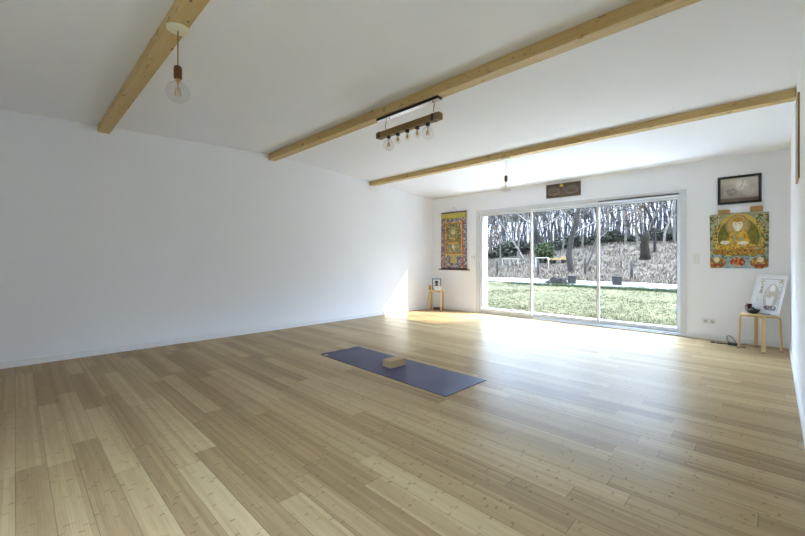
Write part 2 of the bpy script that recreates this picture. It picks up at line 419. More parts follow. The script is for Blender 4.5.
for i, x in enumerate((-.28, -.137, .007, .15, .293)):
    so = MB().lathe([(.0005, -.227), (.022, -.227), (.023, -.249), (.018, -.255), (.0005, -.255)], (x, 0, 0), 18).build('socket', M['black'], t)
    big = i in (0, 4); R, Ln = (.062, .135) if big else (.033, .090)
    b = MB().lathe(bulb_profile(R, .0135, Ln), (x, 0, -.255), 24).build('bulb', M['bulb'], t)
    b['label'] = 'large clear globe bulb' if big else 'small clear bulb'
    filament(R * (1 if big else 1.3), Ln).xf(Matrix.Translation((x, 0, -.255))).build('filament', M['fil'], b)

# ------------------------------------------------------------------ mat and block
t = thing('yoga_mat', 'long indigo blue yoga mat lying flat on the bamboo floor', 'mat', (-2.955, 2.865, 0))
mb = MB()
def mat_edge(cx, cy): return [(-.985, -.266), (.978, -.330), (.984, .288), (-.967, .317)]
pts = mat_edge(0, 0); n = 24; top = []
for i in range(n + 1):
    for j in range(9):
        u, v = i / n, j / 8
        x = (1 - v) * ((1 - u) * pts[0][0] + u * pts[1][0]) + v * ((1 - u) * pts[3][0] + u * pts[2][0])
        y = (1 - v) * ((1 - u) * pts[0][1] + u * pts[1][1]) + v * ((1 - u) * pts[3][1] + u * pts[2][1])
        lift = .010 * max(0, 1 - u / .05) * (.4 + .6 * math.sin(v * 9) ** 2)
        top.append((x, y, .0055 + lift))
nv = len(top); q = [(i * 9 + j, (i + 1) * 9 + j, (i + 1) * 9 + j + 1, i * 9 + j + 1) for i in range(n) for j in range(8)]
ob = MB().add(top, q).build('mat_top', M['mat'], t)
so = ob.modifiers.new('Solidify', 'SOLIDIFY'); so.thickness = .0025; so.offset = -1
ob = MB().add([(x * 1.001, y * 1.003, z - .0026) for x, y, z in top], q).build('underlayer', M['mat_under'], t)
so = ob.modifiers.new('Solidify', 'SOLIDIFY'); so.thickness = .0024; so.offset = -1
MB().box((-.945, -.255, .0058), (-.885, -.222, .0075)).build('sewn_tag', M['label_tan'], t)
o = MB().box((-.0650, -.112, 0), (.0650, .112, .075)).build('yoga_block', M['cork'], bevel=.002, loc=(-2.948, 2.884, .0062)); o.rotation_euler = (0, 0, math.radians(-2))
tag(o, 'tan cork yoga block resting on the indigo mat', 'block')

# ------------------------------------------------------------------ painted sheets
def lin(c):
    f = lambda x: x / 12.92 if x <= .04045 else ((x + .055) / 1.055) ** 2.4
    return tuple(f(x / 255.) for x in c)
def hsh(*a):
    s = sum(x * k for x, k in zip(a, (127.1, 311.7, 74.7, 19.3)))
    return (math.sin(s) * 43758.5453) % 1.
def nz(u, v, k, s=0): return mnoise.noise(Vector((u * k, v * k, s * 7.7)))      # about -1..1
def lerp(a, b, t): t = max(0, min(1, t)); return tuple(x + (y - x) * t for x, y in zip(a, b))
def el(u, v, cu, cv, ru, rv): return ((u - cu) / ru) ** 2 + ((v - cv) / rv) ** 2
def painted(name, nu, nv, pos, fn, m, parent=None, thick=.002, loc=(0, 0, 0)):
    """grid sheet; pos(u,v)->xyz, v measured downwards; fn(u,v)->sRGB"""
    vs = []; cols = []
    for j in range(nv + 1):
        for i in range(nu + 1):
            u, v = i / nu, j / nv
            vs.append(pos(u, v)); cols += list(lin(fn(u, v))) + [1.]
    W = nu + 1
    fs = [(j * W + i, (j + 1) * W + i, (j + 1) * W + i + 1, j * W + i + 1) for j in range(nv) for i in range(nu)]
    mb = MB().add(vs, fs, True); o = mb.build(name, m, parent, fix=False, loc=loc)
    a = o.data.color_attributes.new('Col', 'FLOAT_COLOR', 'POINT'); a.data.foreach_set('color', cols)
    if thick:
        s = o.modifiers.new('Solidify', 'SOLIDIFY'); s.thickness = thick; s.offset = -1
    return o

def seated_figure(u, v, c, robe, skin, halo, rim):
    """a plain seated robed figure with a round halo; centre (.5,.5) of a unit square"""
    d = el(u, v, .5, .27, .21, .20)
    if d < 1: c = halo if d < .82 else rim
    if el(u, v, .5, .74, .42, .17) < 1: c = lerp(robe, (120, 84, 30), .5 + .6 * nz(u, v, 14, 1))
    if abs(u - .5) < .13 + .24 * max(0, v - .38) and .36 < v < .78: c = lerp(robe, (150, 112, 40), .5 + .7 * nz(u, v, 10, 2))
    if el(u, v, .3, .62, .11, .05) < 1 or el(u, v, .60, .66, .09, .045) < 1: c = skin
    if el(u, v, .5, .285, .095, .105) < 1: c = skin
    if el(u, v, .5, .19, .10, .05) < 1: c = (176, 138, 52)
    if el(u, v, .5, .40, .05, .06) < 1: c = lerp(skin, robe, .3)
    return c

def tapestry_fn(u, v):
    c = lerp((178, 178, 142), (150, 156, 122), .5 + nz(u, v, 9))
    if v > .74: c = lerp((166, 182, 180), (128, 148, 150), .5 + nz(u, v, 14, 4))
    d = el(u, v, .5, .44, .43, .42)
    if d < 1 and v < .78:
        if d > .74: c = (186, 130, 40) if nz(u, v, 30, 3) > .28 else (208, 174, 78)
        elif d > .69: c = (176, 176, 128)
        else: c = lerp((134, 122, 52), (108, 104, 44), .5 + nz(u, v, 20, 12))
    e = abs(u - .5)
    if .30 < e and .04 < v < .74 and d > .74:                 # foliage with small blossoms down both sides
        k = nz(u, v, 26, 5); q = nz(u, v, 34, 13)
        if k > .12: c = (98, 104, 50)
        if q > .30: c = (134, 58, 40)
    d2 = el(u, v, .49, .225, .205, .20)
    if d2 < 1: c = (186, 158, 98) if d2 < .80 else (142, 62, 48) if d2 < .90 else (190, 178, 130)
    body = e < .10 + .34 * max(0, v - .30) ** .8 and .32 < v < .70
    lap = el(u, v, .5, .635, .40, .085) < 1
    if body or lap:                                           # gold robes, folds in brown and pale grey
        k = nz(u, v, 22, 2) + .5 * nz(u, v, 48, 14)
        c = (214, 176, 74) if k > .15 else (196, 154, 58) if k > -.12 else (150, 104, 38) if k > -.42 else (168, 166, 126)
    if el(u, v, .27, .53, .085, .035) < 1 or el(u, v, .58, .545, .10, .03) < 1: c = (226, 216, 190)
    if el(u, v, .49, .215, .085, .095) < 1: c = (228, 216, 190)
    if el(u, v, .49, .275, .055, .06) < 1: c = (232, 226, 208)
    if el(u, v, .49, .125, .085, .045) < 1: c = (178, 136, 56)
    if el(u, v, .455, .20, .016, .008) < 1 or el(u, v, .525, .20, .016, .008) < 1: c = (112, 82, 60)
    if .655 < v < .755 and e < .44 - .3 * abs(v - .70):        # lotus seat, mottled petals
        k = nz(u, v, 24, 6) + .4 * math.sin(u * 64 + 9 * v)
        c = (146, 78, 44) if k > .32 else (196, 154, 66) if k > -.05 else (104, 104, 52) if k > -.3 else (170, 122, 50)
    if .755 < v < .83 and nz(u, v, 24, 7) > .12: c = (104, 112, 66)
    r = el(u, v, .49, .885, .13, .085)
    if r < 1: c = (150, 60, 42) if nz(u, v, 30, 15) > .1 else (188, 172, 142) if r > .5 else (196, 120, 60)
    for cu in (.12, .87):                                     # smaller figures at the lower corners
        if el(u, v, cu, .90, .17, .10) < 1:
            k = nz(u, v, 28, 8); c = (196, 158, 82) if k > .05 else (150, 92, 52) if k > -.3 else (118, 116, 62)
        if el(u, v, cu, .955, .15, .035) < 1 and nz(u, v, 20, 16) > -.2: c = (146, 66, 44)
        if el(u, v, cu, .845, .055, .05) < 1: c = (222, 206, 166)
    return lerp(c, (70, 56, 30), .30 * max(0, nz(u, v, 40, 9)))

def scroll_fn(u, v):
    blue = (84, 88, 138)
    k = nz(u * .56, v, 40, 1) + .3 * nz(u * .56, v, 18, 3); k2 = nz(u * .56, v, 60, 2)
    c = lerp(blue, (58, 60, 104), .5 + k2)
    if k > .12: c = (176, 170, 150)
    if k < -.42: c = (150, 96, 40)
    inner = .09 - .03 * (1 - v) * 0
    if .10 < u < .885 and v > .03:
        c2 = c
        if u < .155 or u > .83: c2 = lerp((186, 92, 34), (150, 60, 24), .5 + nz(u, v, 12, 3))
        c = c2
    if .165 < u < .815 and .17 < v < .735:                    # the painting with its borders
        a, b = (u - .165) / .65, (v - .17) / .565
        m = min(a, 1 - a, (b) * 1.5, (1 - b) * 1.5)
        if m < .03: c = (198, 166, 84)
        elif m < .10: c = (126, 58, 38) if nz(a, b, 24, 4) > -.1 else (190, 150, 90)
        else:
            a, b = (a - .1) / .8, (b - .07) / .86
            c = lerp((112, 104, 52), (74, 78, 46), .5 + nz(a, b, 8, 5))
            if nz(a, b, 16, 6) > .32: c = (186, 172, 126)
            d = el(a, b, .5, .40, .30, .30)
            if d < 1: c = (90, 110, 84) if d < .8 else (196, 170, 90)
            s = seated_figure((a - .5) / .8 + .5, (b - .14) / .58, None, (128, 122, 66), (206, 186, 140), (214, 204, 150), (160, 110, 50)) if .14 < b < .72 else None
            if s: c = s
            if .64 < b < .72 and abs(a - .5) < .4: c = (214, 180, 92) if math.sin(a * 60) > -.2 else (150, 90, 50)
            if b > .72: c = (96, 130, 110) if nz(a, b, 11, 7) > .05 else (190, 168, 110) if nz(a, b, 19, 8) > .1 else (116, 100, 56)
            if el(a, b, .5, .80, .10, .08) < 1: c = (216, 196, 170)
    elif .155 < u < .83 and .735 <= v < .755: c = (188, 160, 80)
    if .38 < u < .60 and .77 < v < .885: c = lerp((196, 164, 84), (156, 140, 80), .5 + 1.2 * nz(u, v, 26, 9))
    c = lerp(c, (255, 238, 200), .12)
    if v > .965: c = lerp((44, 48, 100), (110, 90, 60), .5 + nz(u, v, 26, 10))
    return c

def misty_fn(u, v):
    c = lerp((222, 214, 204), (150, 138, 128), v * .9 + .25 * nz(u, v, 3))
    f = max(0, 1 - el(u, v, .58, .32, .2, .26)); c = lerp(c, (246, 242, 236), f * .9)
    k = nz(u, v, 9, 2)
    if el(u, v, .58, .30, .13, .17) < 1 and abs(k) < .07: c = (118, 110, 104)
    if el(u, v, .30, .58, .14, .15) < 1: c = lerp(c, (112, 100, 92), .35 + .5 * nz(u, v, 8, 3))
    if el(u, v, .74, .58, .15, .2) < 1: c = lerp(c, (204, 194, 182), .55 + .4 * nz(u, v, 8, 4))
    if v > .84: c = lerp(c, (74, 66, 62), .5)
    return c

def portrait_fn(u, v):
    c = (214, 212, 208)
    if u < .14 or u > .86 or v < .1 or v > .92: return (226, 224, 220)
    if el(u, v, .5, .36, .2, .18) < 1: c = (98, 92, 90)
    if el(u, v, .48, .26, .2, .12) < 1: c = (30, 28, 30)
    if el(u, v, .5, .86, .34, .34) < 1: c = (58, 58, 64) if nz(u, v, 6) > -.1 else (140, 138, 138)
    return c

def print_fn(u, v):
    c = (222, 224, 228)
    m = min(u, 1 - u, v * 1.2, (1 - v) * 1.2)
    if .085 < m < .10: c = (186, 188, 192)
    if m >= .10:
        if .16 < u < .27 and .18 < v < .50:                   # a column of written script, too small to read
            c = (146, 138, 124) if nz(u, v, 34, 2) > -.05 else c
        if v > .09 and v < .17 and (.12 < u < .26 or .74 < u < .9): c = (170, 166, 120) if nz(u, v, 22, 3) > -.2 else c
        d = el(u, v, .60, .55, .26, .33)
        if d < 1: c = lerp((206, 206, 204), (178, 174, 166), .5 + nz(u, v, 7, 4))
        if .9 < d < 1: c = (176, 170, 150)
        if el(u, v, .60, .33, .10, .09) < 1: c = (238, 238, 236)
        if el(u, v, .60, .60, .15, .22) < 1: c = (232, 232, 230) if nz(u, v, 6, 5) > -.25 else (190, 182, 170)
        if v > .80 and .45 < u < .86 and nz(u, v, 15, 6) > -.1: c = (118, 112, 110)
        if el(u, v, .50, .85, .07, .04) < 1: c = (92, 48, 92)
        if .78 < u < .9 and .2 < v < .8 and nz(u, v, 26, 7) > .22: c = (170, 168, 160)
        if .13 < u < .20 and .6 < v < .8 and nz(u, v, 26, 8) > .1: c = (190, 186, 178)
    return c

# hanging scroll near the corner
t = thing('hanging_scroll', 'tall blue brocade hanging scroll with painted seated figure and yellow silk valance', 'wall hanging', (-5.236, YB, .92))
def sc_pos(u, v):
    wtop, wbot = .352, .372; wd_ = wtop + (wbot - wtop) * v + .012 * (v > .9) * 0
    x = (u - .5) * 2 * wd_; return (x, -.016 - .004 * math.sin(u * 9 + v * 5), 1.316 * (1 - v))
painted('brocade', 70, 124, sc_pos, scroll_fn, M['silk'], t)
v_ = []; n = 20
for j in range(5):
    for i in range(n + 1):
        u, k = i / n, j / 4
        sag = .012 * math.sin(u * PI) + .006 * math.sin(u * 14)
        v_.append((-.345 + .69 * u, -.022 - .020 * math.sin(k * PI) - .006 * math.sin(u * 17), 1.295 - k * (.115 + sag) + .03 * k * abs(u - .5) * 0))
o = MB().add(v_, [(j * (n + 1) + i, (j + 1) * (n + 1) + i, (j + 1) * (n + 1) + i + 1, j * (n + 1) + i + 1) for j in range(4) for i in range(n)], True).build('valance', M['vsilk'], t)
o.modifiers.new('Solidify', 'SOLIDIFY').thickness = .003
MB().tube([(-.362, -.012, 1.316), (.362, -.012, 1.316)], .009, 10).build('top_rod', M['darkred'], t)
ro = MB().tube([(-.40, -.016, .004), (.40, -.016, .004)], .012, 12).build('bottom_rod', M['darkred'], t)
for s in (-1, 1): MB().lathe([(.0005, 0), (.016, .002), (.018, .02), (.016, .04), (.0005, .044)], seg=12).xf(Matrix.Translation((s * .395, -.016, .004)) @ Matrix.Rotation(s * PI / 2, 4, 'Y')).build('rod_end', M['vsilk'], ro)
MB().tube([(-.10, -.01, 1.32), (0, -.005, 1.435), (.10, -.01, 1.32)], .0025, 6).build('hanging_cord', M['cord'], t)

# brocade picture with two wooden clips
t = thing('brocade_tapestry', 'square woven tapestry of a haloed seated figure pinned under two wooden clips', 'tapestry', (-.358, YB, 1.035))
def tp_pos(u, v):
    x = (u - .5) * (.618 - .014 * v); z = .758 * (1 - v) + .012 * math.sin(u * PI) * (1 - v)
    cor = max(0, u - .9) * max(0, v - .93) * 14
    return (x, -.012 - .006 * math.sin(u * 8 + 1) * (1 - v * .5) - .02 * max(0, u - .9) * 5 * (v < .12), z + cor * .2)
painted('cloth', 110, 124, tp_pos, tapestry_fn, M['silk'], t)
for x, r in ((-.150, 0), (.186, 0)):
    c = MB().box((-.063, -.042, 0), (.063, -.022, .074)).box((-.063, -.008, .0), (.063, -.0005, .074)).box((-.063, -.023, .056), (.063, -.007, .074))
    c.xf(Matrix.Translation((x, 0, .748 + (.022 if x > 0 else 0))) @ Matrix.Rotation(r, 4, 'Y')).build('wooden_clip', M['clipwood'], t, .003)

# black framed photograph
t = thing('framed_photograph', 'black framed misty sepia photograph hung above the woven tapestry', 'picture', (-.349, YB, 1.931))
MB().ring((-.228, 0, .228, .389), (-.196, .032, .196, .357), 1, -.028, -.001).build('frame', M['blackf'], t, .003)
painted('photograph', 60, 50, lambda u, v: (-.2 + .4 * u, -.010, .36 - .33 * v), misty_fn, M['art'], t)
MB().box((-.196, -.015, .032), (.196, -.0135, .357)).build('glazing', M['cover'], t)
MB().tube([(0, -.004, .385), (.0, -.012, .402), (0, -.004, .408)], .004, 8).build('hook', M['brass'], t)

# carved eye panel above the glass door
t = thing('carved_eye_panel', 'dark carved wooden panel of two half closed eyes with a yellow ornament', 'carving', (-2.763, YB, 2.302))
MB().box((-.312, -.022, 0), (.312, -.001, .252)).build('board', M['carved'], t, .004)
def lens(cx, cz, w, h, y0, y1, n=20, droop=0.):
    vs = [(cx + w * math.cos(2 * PI * i / n), y0, cz + h * math.sin(2 * PI * i / n) * (1 if math.sin(2 * PI * i / n) > 0 else .8) - droop * abs(math.cos(2 * PI * i / n))) for i in range(n)] + [(cx, y1, cz)]
    return MB().add(vs, [(i, (i + 1) % n, n) for i in range(n)], True)
def arc(cx, cz, w, h, r, up, n=16, dy=-.027):
    return MB().tube([(cx + w * math.cos(PI * i / n), dy, cz + up * h * math.sin(PI * i / n)) for i in range(n + 1)], [r * (.35 + .65 * math.sin(PI * i / n)) for i in range(n + 1)], 6)
for cx in (-.165, .155):
    e = lens(cx, .105, .128, .088, -.0222, -.034).build('eye_relief', M['relief'], t)
    arc(cx, .100, .122, .105, .008, 1).build('brow', M['carved'], e)
    arc(cx, .098, .095, .040, .006, 1, dy=-.033).build('eyelid', M['carved'], e)
    lens(cx + .006, .092, .078, .017, -.0325, -.038).build('eye_slit', M['darkred'], e)
MB().tube([(-.05, -.022, .004), (-.045, -.026, .12), (-.03, -.025, .235)], .007, 8).tube([(.06, -.022, .01), (.045, -.026, .1), (.02, -.025, .2)], .009, 8).build('nose_ridge', M['relief'], t)
MB().lathe([(.0005, .014), (.018, .013), (.028, .007), (.032, 0)], seg=16).xf(Matrix.Translation((-.025, -.024, .212)) @ Matrix.Rotation(PI / 2, 4, 'X')).build('ornament', M['gold'], t)

# picture on the side wall
t = thing('side_wall_picture', 'narrow upright wood framed picture seen edge-on on the side wall', 'picture', (XR, 4.565, 1.812))
MB().ring((-.18, 0, .18, .687), (-.165, .015, .165, .672), 0, -.014, -.001).build('frame', M['goldframe'], t, .002)
MB().box((-.010, -.168, .012), (-.003, .168, .675)).build('picture_sheet', flat('pale_grey_print', (.55, .56, .55), .6), t)

# ------------------------------------------------------------------ stools
def make_stool(label, loc, rz):
    t = thing('bentwood_stool', label, 'stool', loc, rz, 'bentwood stools')
    MB().lathe([(.0005, .442), (.170, .442), (.177, .446), (.177, .462), (.172, .466), (.0005, .466)], seg=40).build('seat', M['birchtop'], t)
    for k in range(4):
        mb = MB(); pts = [(.03, .430)] + [(.155 + .035 * math.sin(a), .395 + .035 * math.cos(a)) for a in [i * PI / 12 for i in range(7)]] + [(.196, .2), (.203, .006)]
        hw, th = .0195, .0105; vs = []
        for i, (r, z) in enumerate(pts):
            p, q = pts[max(0, i - 1)], pts[min(len(pts) - 1, i + 1)]
            d = Vector((q[0] - p[0], q[1] - p[1])).normalized(); nx, nzv = -d.y, d.x
            for sx, sy in ((1, -1), (1, 1), (-1, 1), (-1, -1)): vs.append((r + nx * th * sx, sy * hw, z + nzv * th * sx))
        n = len(pts); fs = [(i * 4 + a, i * 4 + (a + 1) % 4, i * 4 + 4 + (a + 1) % 4, i * 4 + 4 + a) for i in range(n - 1) for a in range(4)] + [(0, 1, 2, 3), tuple(4 * n - 1 - a for a in range(4))]
        lg = mb.add(vs, fs).xf(Matrix.Rotation(k * PI / 2, 4, 'Z')).build('leg', M['birch'], t, .003)
        MB().box((.190, -.0195, 0), (.214, .0195, .008)).xf(Matrix.Rotation(k * PI / 2, 4, 'Z')).build('foot_pad', M['blackp'], lg)
    return t
yaw = math.radians(44.41)
make_stool('round bentwood birch stool holding the big tilted white print', (-.135, 6.675, 0), math.radians(-33) + yaw)
make_stool('round bentwood birch stool in the far corner holding a blue framed portrait', (-5.489, 6.69, 0), math.radians(-62) + yaw)

# big print leaning in the corner, its lower edge on the stool
BL, BR, TR = Vector((-.240, 6.795, .470)), Vector((.045, 6.505, .470)), Vector((.130, 6.592, .957))
ux = (BR - BL); Wp = ux.length; ux.normalize(); uz = (TR - BR); uz -= ux * uz.dot(ux); Hp = uz.length; uz.normalize(); un = ux.cross(uz)
t = thing('leaning_print', 'white framed print with a faint figure, tilted back on the bentwood stool', 'picture', BL)
Rm = Matrix((ux, -un, uz)).transposed().to_4x4() if False else Matrix(((ux.x, -un.x * -1, uz.x, 0), (ux.y, -un.y * -1, uz.y, 0), (ux.z, -un.z * -1, uz.z, 0), (0, 0, 0, 1)))
# local axes: x along the sheet, y = un (out of the front), z up the sheet
f = MB().ring((0, 0, Wp, Hp), (.018, .018, Wp - .018, Hp - .018), 1, -.006, .010).xf(Rm).build('frame', M['whiteframe'], t, .003)
painted('print_sheet', 70, 84, lambda u, v: tuple(Rm @ Vector((.016 + (Wp - .032) * u, .0, Hp - .016 - (Hp - .032) * v))), print_fn, M['art'], t, thick=0)
MB().box((.016, -.005, .016), (Wp - .016, -.002, Hp - .016)).xf(Rm).build('backing_board', M['boxwhite'], t)
MB().box((.017, .004, .017), (Wp - .017, .006, Hp - .017)).xf(Rm).build('glazing', M['cover'], t)

# small things on the stool
t = thing('dark_bowl', 'small black lidded bowl in front of the tilted white print', 'bowl', (-.196, 6.619, .466)); t.scale = (1.15, 1.15, 1.6)
MB().lathe([(.0005, 0), (.030, 0), (.036, .006), (.056, .022), (.060, .030), (.056, .030), (.034, .012), (.0005, .010)]).build('bowl_body', M['blackp'], t)
MB().lathe([(.0005, .010), (.030, .012), (.040, .026), (.030, .036), (.012, .042), (.012, .050), (.0005, .052)]).build('lid', M['black'], t)
t = thing('red_cup', 'dark red cup beside the black bowl on the print stool', 'cup', (-.234, 6.717, .466), 2.6); t.scale = (1.05, 1.05, 1.5)
MB().lathe([(.0005, 0), (.018, 0), (.022, .004), (.027, .055), (.029, .075), (.025, .075), (.020, .008), (.0005, .007)]).build('cup_body', M['redcup'], t)
MB().tube([(.026, 0, .060), (.043, 0, .055), (.045, 0, .032), (.024, 0, .020)], .004, 8).build('handle', M['redcup'], t)
o = MB().box((-.036, -.022, 0), (.036, .022, .012)).build('teal_card_box', M['tealcard'], bevel=.002, loc=(-.074, 6.580, .4662)); o.rotation_euler = (0, 0, -.75)
tag(o, 'flat teal card box at the foot of the white print', 'box')
# small things on the corner stool
t = thing('blue_photo_frame', 'blue framed black and white portrait standing on the corner stool', 'picture', (-5.51, 6.735, .4665), math.radians(36))
f = MB().ring((-.105, 0, .105, .255), (-.083, .022, .083, .233), 1, -.008, .008).build('frame', M['blue'], t, .003)
painted('portrait', 40, 50, lambda u, v: (-.085 + .17 * u, -.002, .235 - .215 * v), portrait_fn, M['art'], t)
MB().box((-.03, .008, .0), (.03, .075, .004)).box((-.03, .008, .0), (.03, .013, .2)).build('stand', M['blackp'], t)
o = MB().box((-.082, -.022, 0), (.082, .022, .092)).build('white_box', M['boxwhite'], bevel=.003, loc=(-5.398, 6.640, .4662)); o.rotation_euler = (0, 0, math.radians(40))
tag(o, 'small white card box leaning against the blue portrait frame', 'box')
o = MB().box((-.030, -.028, 0), (.030, .028, .102)).build('amber_box', M['amber'], bevel=.004, loc=(-5.592, 6.600, .4662)); o.rotation_euler = (0, 0, math.radians(40))
tag(o, 'small amber wooden box on the corner stool next to the blue frame', 'box')
o = MB().box((-.10, -.05, 0), (.10, .05, .055)).build('low_dark_box', M['darkred'], bevel=.006, loc=(-5.52, 6.80, .0)); o.rotation_euler = (0, 0, math.radians(40))
tag(o, 'low dark red-brown box on the floor under the corner stool', 'box')

# ------------------------------------------------------------------ switches, socket, cable
def plate(name, label, x, z, w, h, cat, rockers):
    t = thing(name, label, cat, (x, YB, z))
    MB().box((-w / 2, -.009, -h / 2), (w / 2, -.0005, h / 2)).build('plate', M['plastic'], t, .003)
    for (cx, cz, a, b, m) in rockers: MB().box((cx - a, -.013, cz - b), (cx + a, -.008, cz + b)).build('rocker' if m == 'plastic' else 'socket_face', M[m], t, .002)
    return t
plate('light_switch', 'white double light switch on the wall between glass door and tapestry', -.823, 1.164, .078, .15, 'switch', [(0, .035, .03, .03, 'plastic'), (0, -.035, .03, .03, 'plastic')])
plate('light_switch', 'small white light switch between the hanging scroll and the glass door', -4.72, 1.20, .08, .08, 'switch', [(0, 0, .028, .028, 'plastic')])
t = plate('wall_socket', 'white double wall socket low on the wall beside the print stool', -.676, .262, .150, .08, 'socket', [(-.037, 0, .03, .03, 'plastic'), (.037, 0, .03, .03, 'plastic')])
for x in (-.037, .037): MB().lathe([(.0005, .001), (.019, .001), (.021, 0)], seg=18).xf(Matrix.Translation((x, -.0135, 0)) @ Matrix.Rotation(PI / 2, 4, 'X')).build('socket_well', M['slot'], t)
t = thing('power_adapter', 'black power adapter with looped cable on the floor by the print stool', 'adapter', (-.400, 6.77, 0))
MB().box((-.05, -.03, 0), (.05, .03, .035)).build('adapter_body', M['blackp'], t, .006)
lp = [(-.20, .01, .006), (-.13, -.01, .006), (-.05, .0, .012)]
MB().tube(lp, .006, 8).tube([(-.17, .05, .005), (-.10, .03, .005), (.0, .04, .006), (.10, -.07, .006), (.13, -.10, .006)], .005, 8).tube(
    [(-.02 + .045 * math.cos(a), .035 + .02 * math.sin(a), .062 + .052 * math.sin(a - .6)) for a in [i * PI / 10 for i in range(21)]], .0045, 8).build('cable', M['black'], t)
MB().box((-.235, -.008, 0), (-.19, .028, .018)).build('plug', M['blackp'], t, .004)

# ------------------------------------------------------------------ outside
def gz(x, y):
    s = max(0, min(1, (y - 23) / 22.)); s = s * s * (3 - 2 * s)
    fx = max(0, min(1, (x + 30) / 18.))
    b = .05 * mnoise.noise(Vector((x * .5, y * .5, 0))) if y > 8.6 else 0
    return -.11 + s * (.55 + 2.35 * fx) + b * min(1, max(0, (y - 8.6) / 4))
mb = MB(); xs = [-95 + 1.7 * i for i in range(76)]; ys = [-30, -20, -12, -6, -2, 3, 7, 8] + [8.6 + .9 * i for i in range(48)] + [55, 62, 72, 85, 110, 150]
vs = [(x, y, gz(x, y) if y > 8.5 else -.17) for y in ys for x in xs]; W = len(xs)
struct(mb.add(vs, [(j * W + i, j * W + i + 1, (j + 1) * W + i + 1, (j + 1) * W + i) for j in range(len(ys) - 1) for i in range(W - 1)], True).build('ground', M['ground']), 'meadow rising gently behind the gravel track')
mb = MB(); vs = []; nn = 90
for i in range(nn):
    x = -60 + i * .85
    for j, y in enumerate((18.6, 19.6, 20.7, 21.8, 22.6)): vs.append((x, y + .25 * math.sin(x * .35 + 1.3 * j), gz(x, y) + .045))
struct(mb.add(vs, [(i * 5 + j, i * 5 + 5 + j, i * 5 + 6 + j, i * 5 + j + 1) for i in range(nn - 1) for j in range(4)], True).build('path', M['gravel']), 'pale gravel track crossing behind the lawn')

rnd = random.Random(3)
def tuft(mb, x, y, z, h, n, w, lean=.5):
    for _ in range(n):
        a = rnd.uniform(0, 2 * PI); hh = h * rnd.uniform(.5, 1.1); l = hh * lean * rnd.random()
        px, py = x + rnd.gauss(0, w * 4), y + rnd.gauss(0, w * 4); c, s = math.cos(a) * w, math.sin(a) * w
        b = len(mb.v)
        mb.v += [(px - c, py - s, z), (px + c, py + s, z), (px + l * s / w, py - l * c / w, z + hh)]; mb.f.append((b, b + 1, b + 2)); mb.sm.append(False)
mb = MB()
for _ in range(9500):
    y = 8.55 + 9.9 * rnd.random() ** 1.2; x = y * rnd.uniform(-.80, -.02)
    tuft(mb, x, y, gz(x, y) - .01, .055, 4, .006, .9)
tag(mb.build('lawn_grass', M['blade'], fix=False), 'patchy sunlit lawn grass between terrace and track', 'grass', None, 'stuff')
mb = MB()
for _ in range(1500):
    x = -10 + 9.5 * rnd.random() ** .8; y = 18.0 + .35 * rnd.gauss(0, 1) - .02 * x
    tuft(mb, x, y, gz(x, y) - .01, .15, 5, .012)
tag(mb.build('verge_grass', M['blade_dark'], fix=False), 'lush green grass fringe along the near edge of the track', 'grass', None, 'stuff')
mb = MB()
for _ in range(15000):
    y = 22.8 + 24 * rnd.random() ** 1.3; x = y * rnd.uniform(-.76, .0)
    tuft(mb, x, y, gz(x, y) - .02, rnd.choice((.14, .24, .36)), 3, .022, 1.6)
tag(mb.build('dry_undergrowth', M['dry'], fix=False), 'dry grey-brown bracken and twigs covering the bank beyond the track', 'undergrowth', None, 'stuff')

def wobbly(parent_pts, r0, r1, seg, n=6): pass
def limb(mb, p, d, L, r, lev, rg, seg, up=.12, n=5, spread=.75, kids=(6, 5, 5), tip=.25):
    pts = [p.copy()]; dirs = [d.copy()]; cur = p.copy(); dd = d.copy()
    for i in range(n):
        dd = (dd + Vector((rg.gauss(0, .16), rg.gauss(0, .16), rg.gauss(0, .10) + up * (.5 if lev else 0)))).normalized()
        cur = cur + dd * (L / n); pts.append(cur.copy()); dirs.append(dd.copy())
    mb.tube(pts, [r * (1 - (1 - tip) * i / n) for i in range(n + 1)], seg[min(lev, len(seg) - 1)], False)
    return pts, dirs
def grow(trunk, twig, p, d, L, r, lev, maxlev, rg, start=.35, kids=(9, 5, 5, 4), spread=.9, n=6):
    mb = trunk if lev < 1 else twig
    pts, dirs = limb(mb, p, d, L, r, lev, rg, (8, 5, 3, 3), n=max(3, n - lev))
    if lev >= maxlev: return
    for k in range(kids[min(lev, len(kids) - 1)]):
        f = start + (1 - start) * (k + rg.random()) / kids[min(lev, len(kids) - 1)]; i = min(len(pts) - 2, int(f * (len(pts) - 1)))
        q = pts[i].lerp(pts[i + 1], f * (len(pts) - 1) - i)
        a = rg.uniform(0, 2 * PI); o = dirs[i].orthogonal().normalized(); o = (Matrix.Rotation(a, 3, dirs[i]) @ o)
        nd = (dirs[i] * (1 - .5 * spread) + o * spread).normalized()
        grow(trunk, twig, q, nd, L * rg.uniform(.34, .55), max(.006, r * rg.uniform(.22, .34)), lev + 1, maxlev, rg, .25, kids, spread, n)
def leaves(mb, pts, n, s, rg):
    for _ in range(n):
        c = Vector(pts(rg)); a = Vector((rg.gauss(0, 1), rg.gauss(0, 1), rg.gauss(0, 1))).normalized(); b = a.orthogonal().normalized(); w = a.cross(b)
        k = s * rg.uniform(.6, 1.3); i0 = len(mb.v)
        mb.v += [tuple(c - b * k - w * k * .35), tuple(c + b * k * .2 - w * k * .6), tuple(c + b * k), tuple(c + w * k * .6)]; mb.f.append((i0, i0 + 1, i0 + 2, i0 + 3)); mb.sm.append(False)
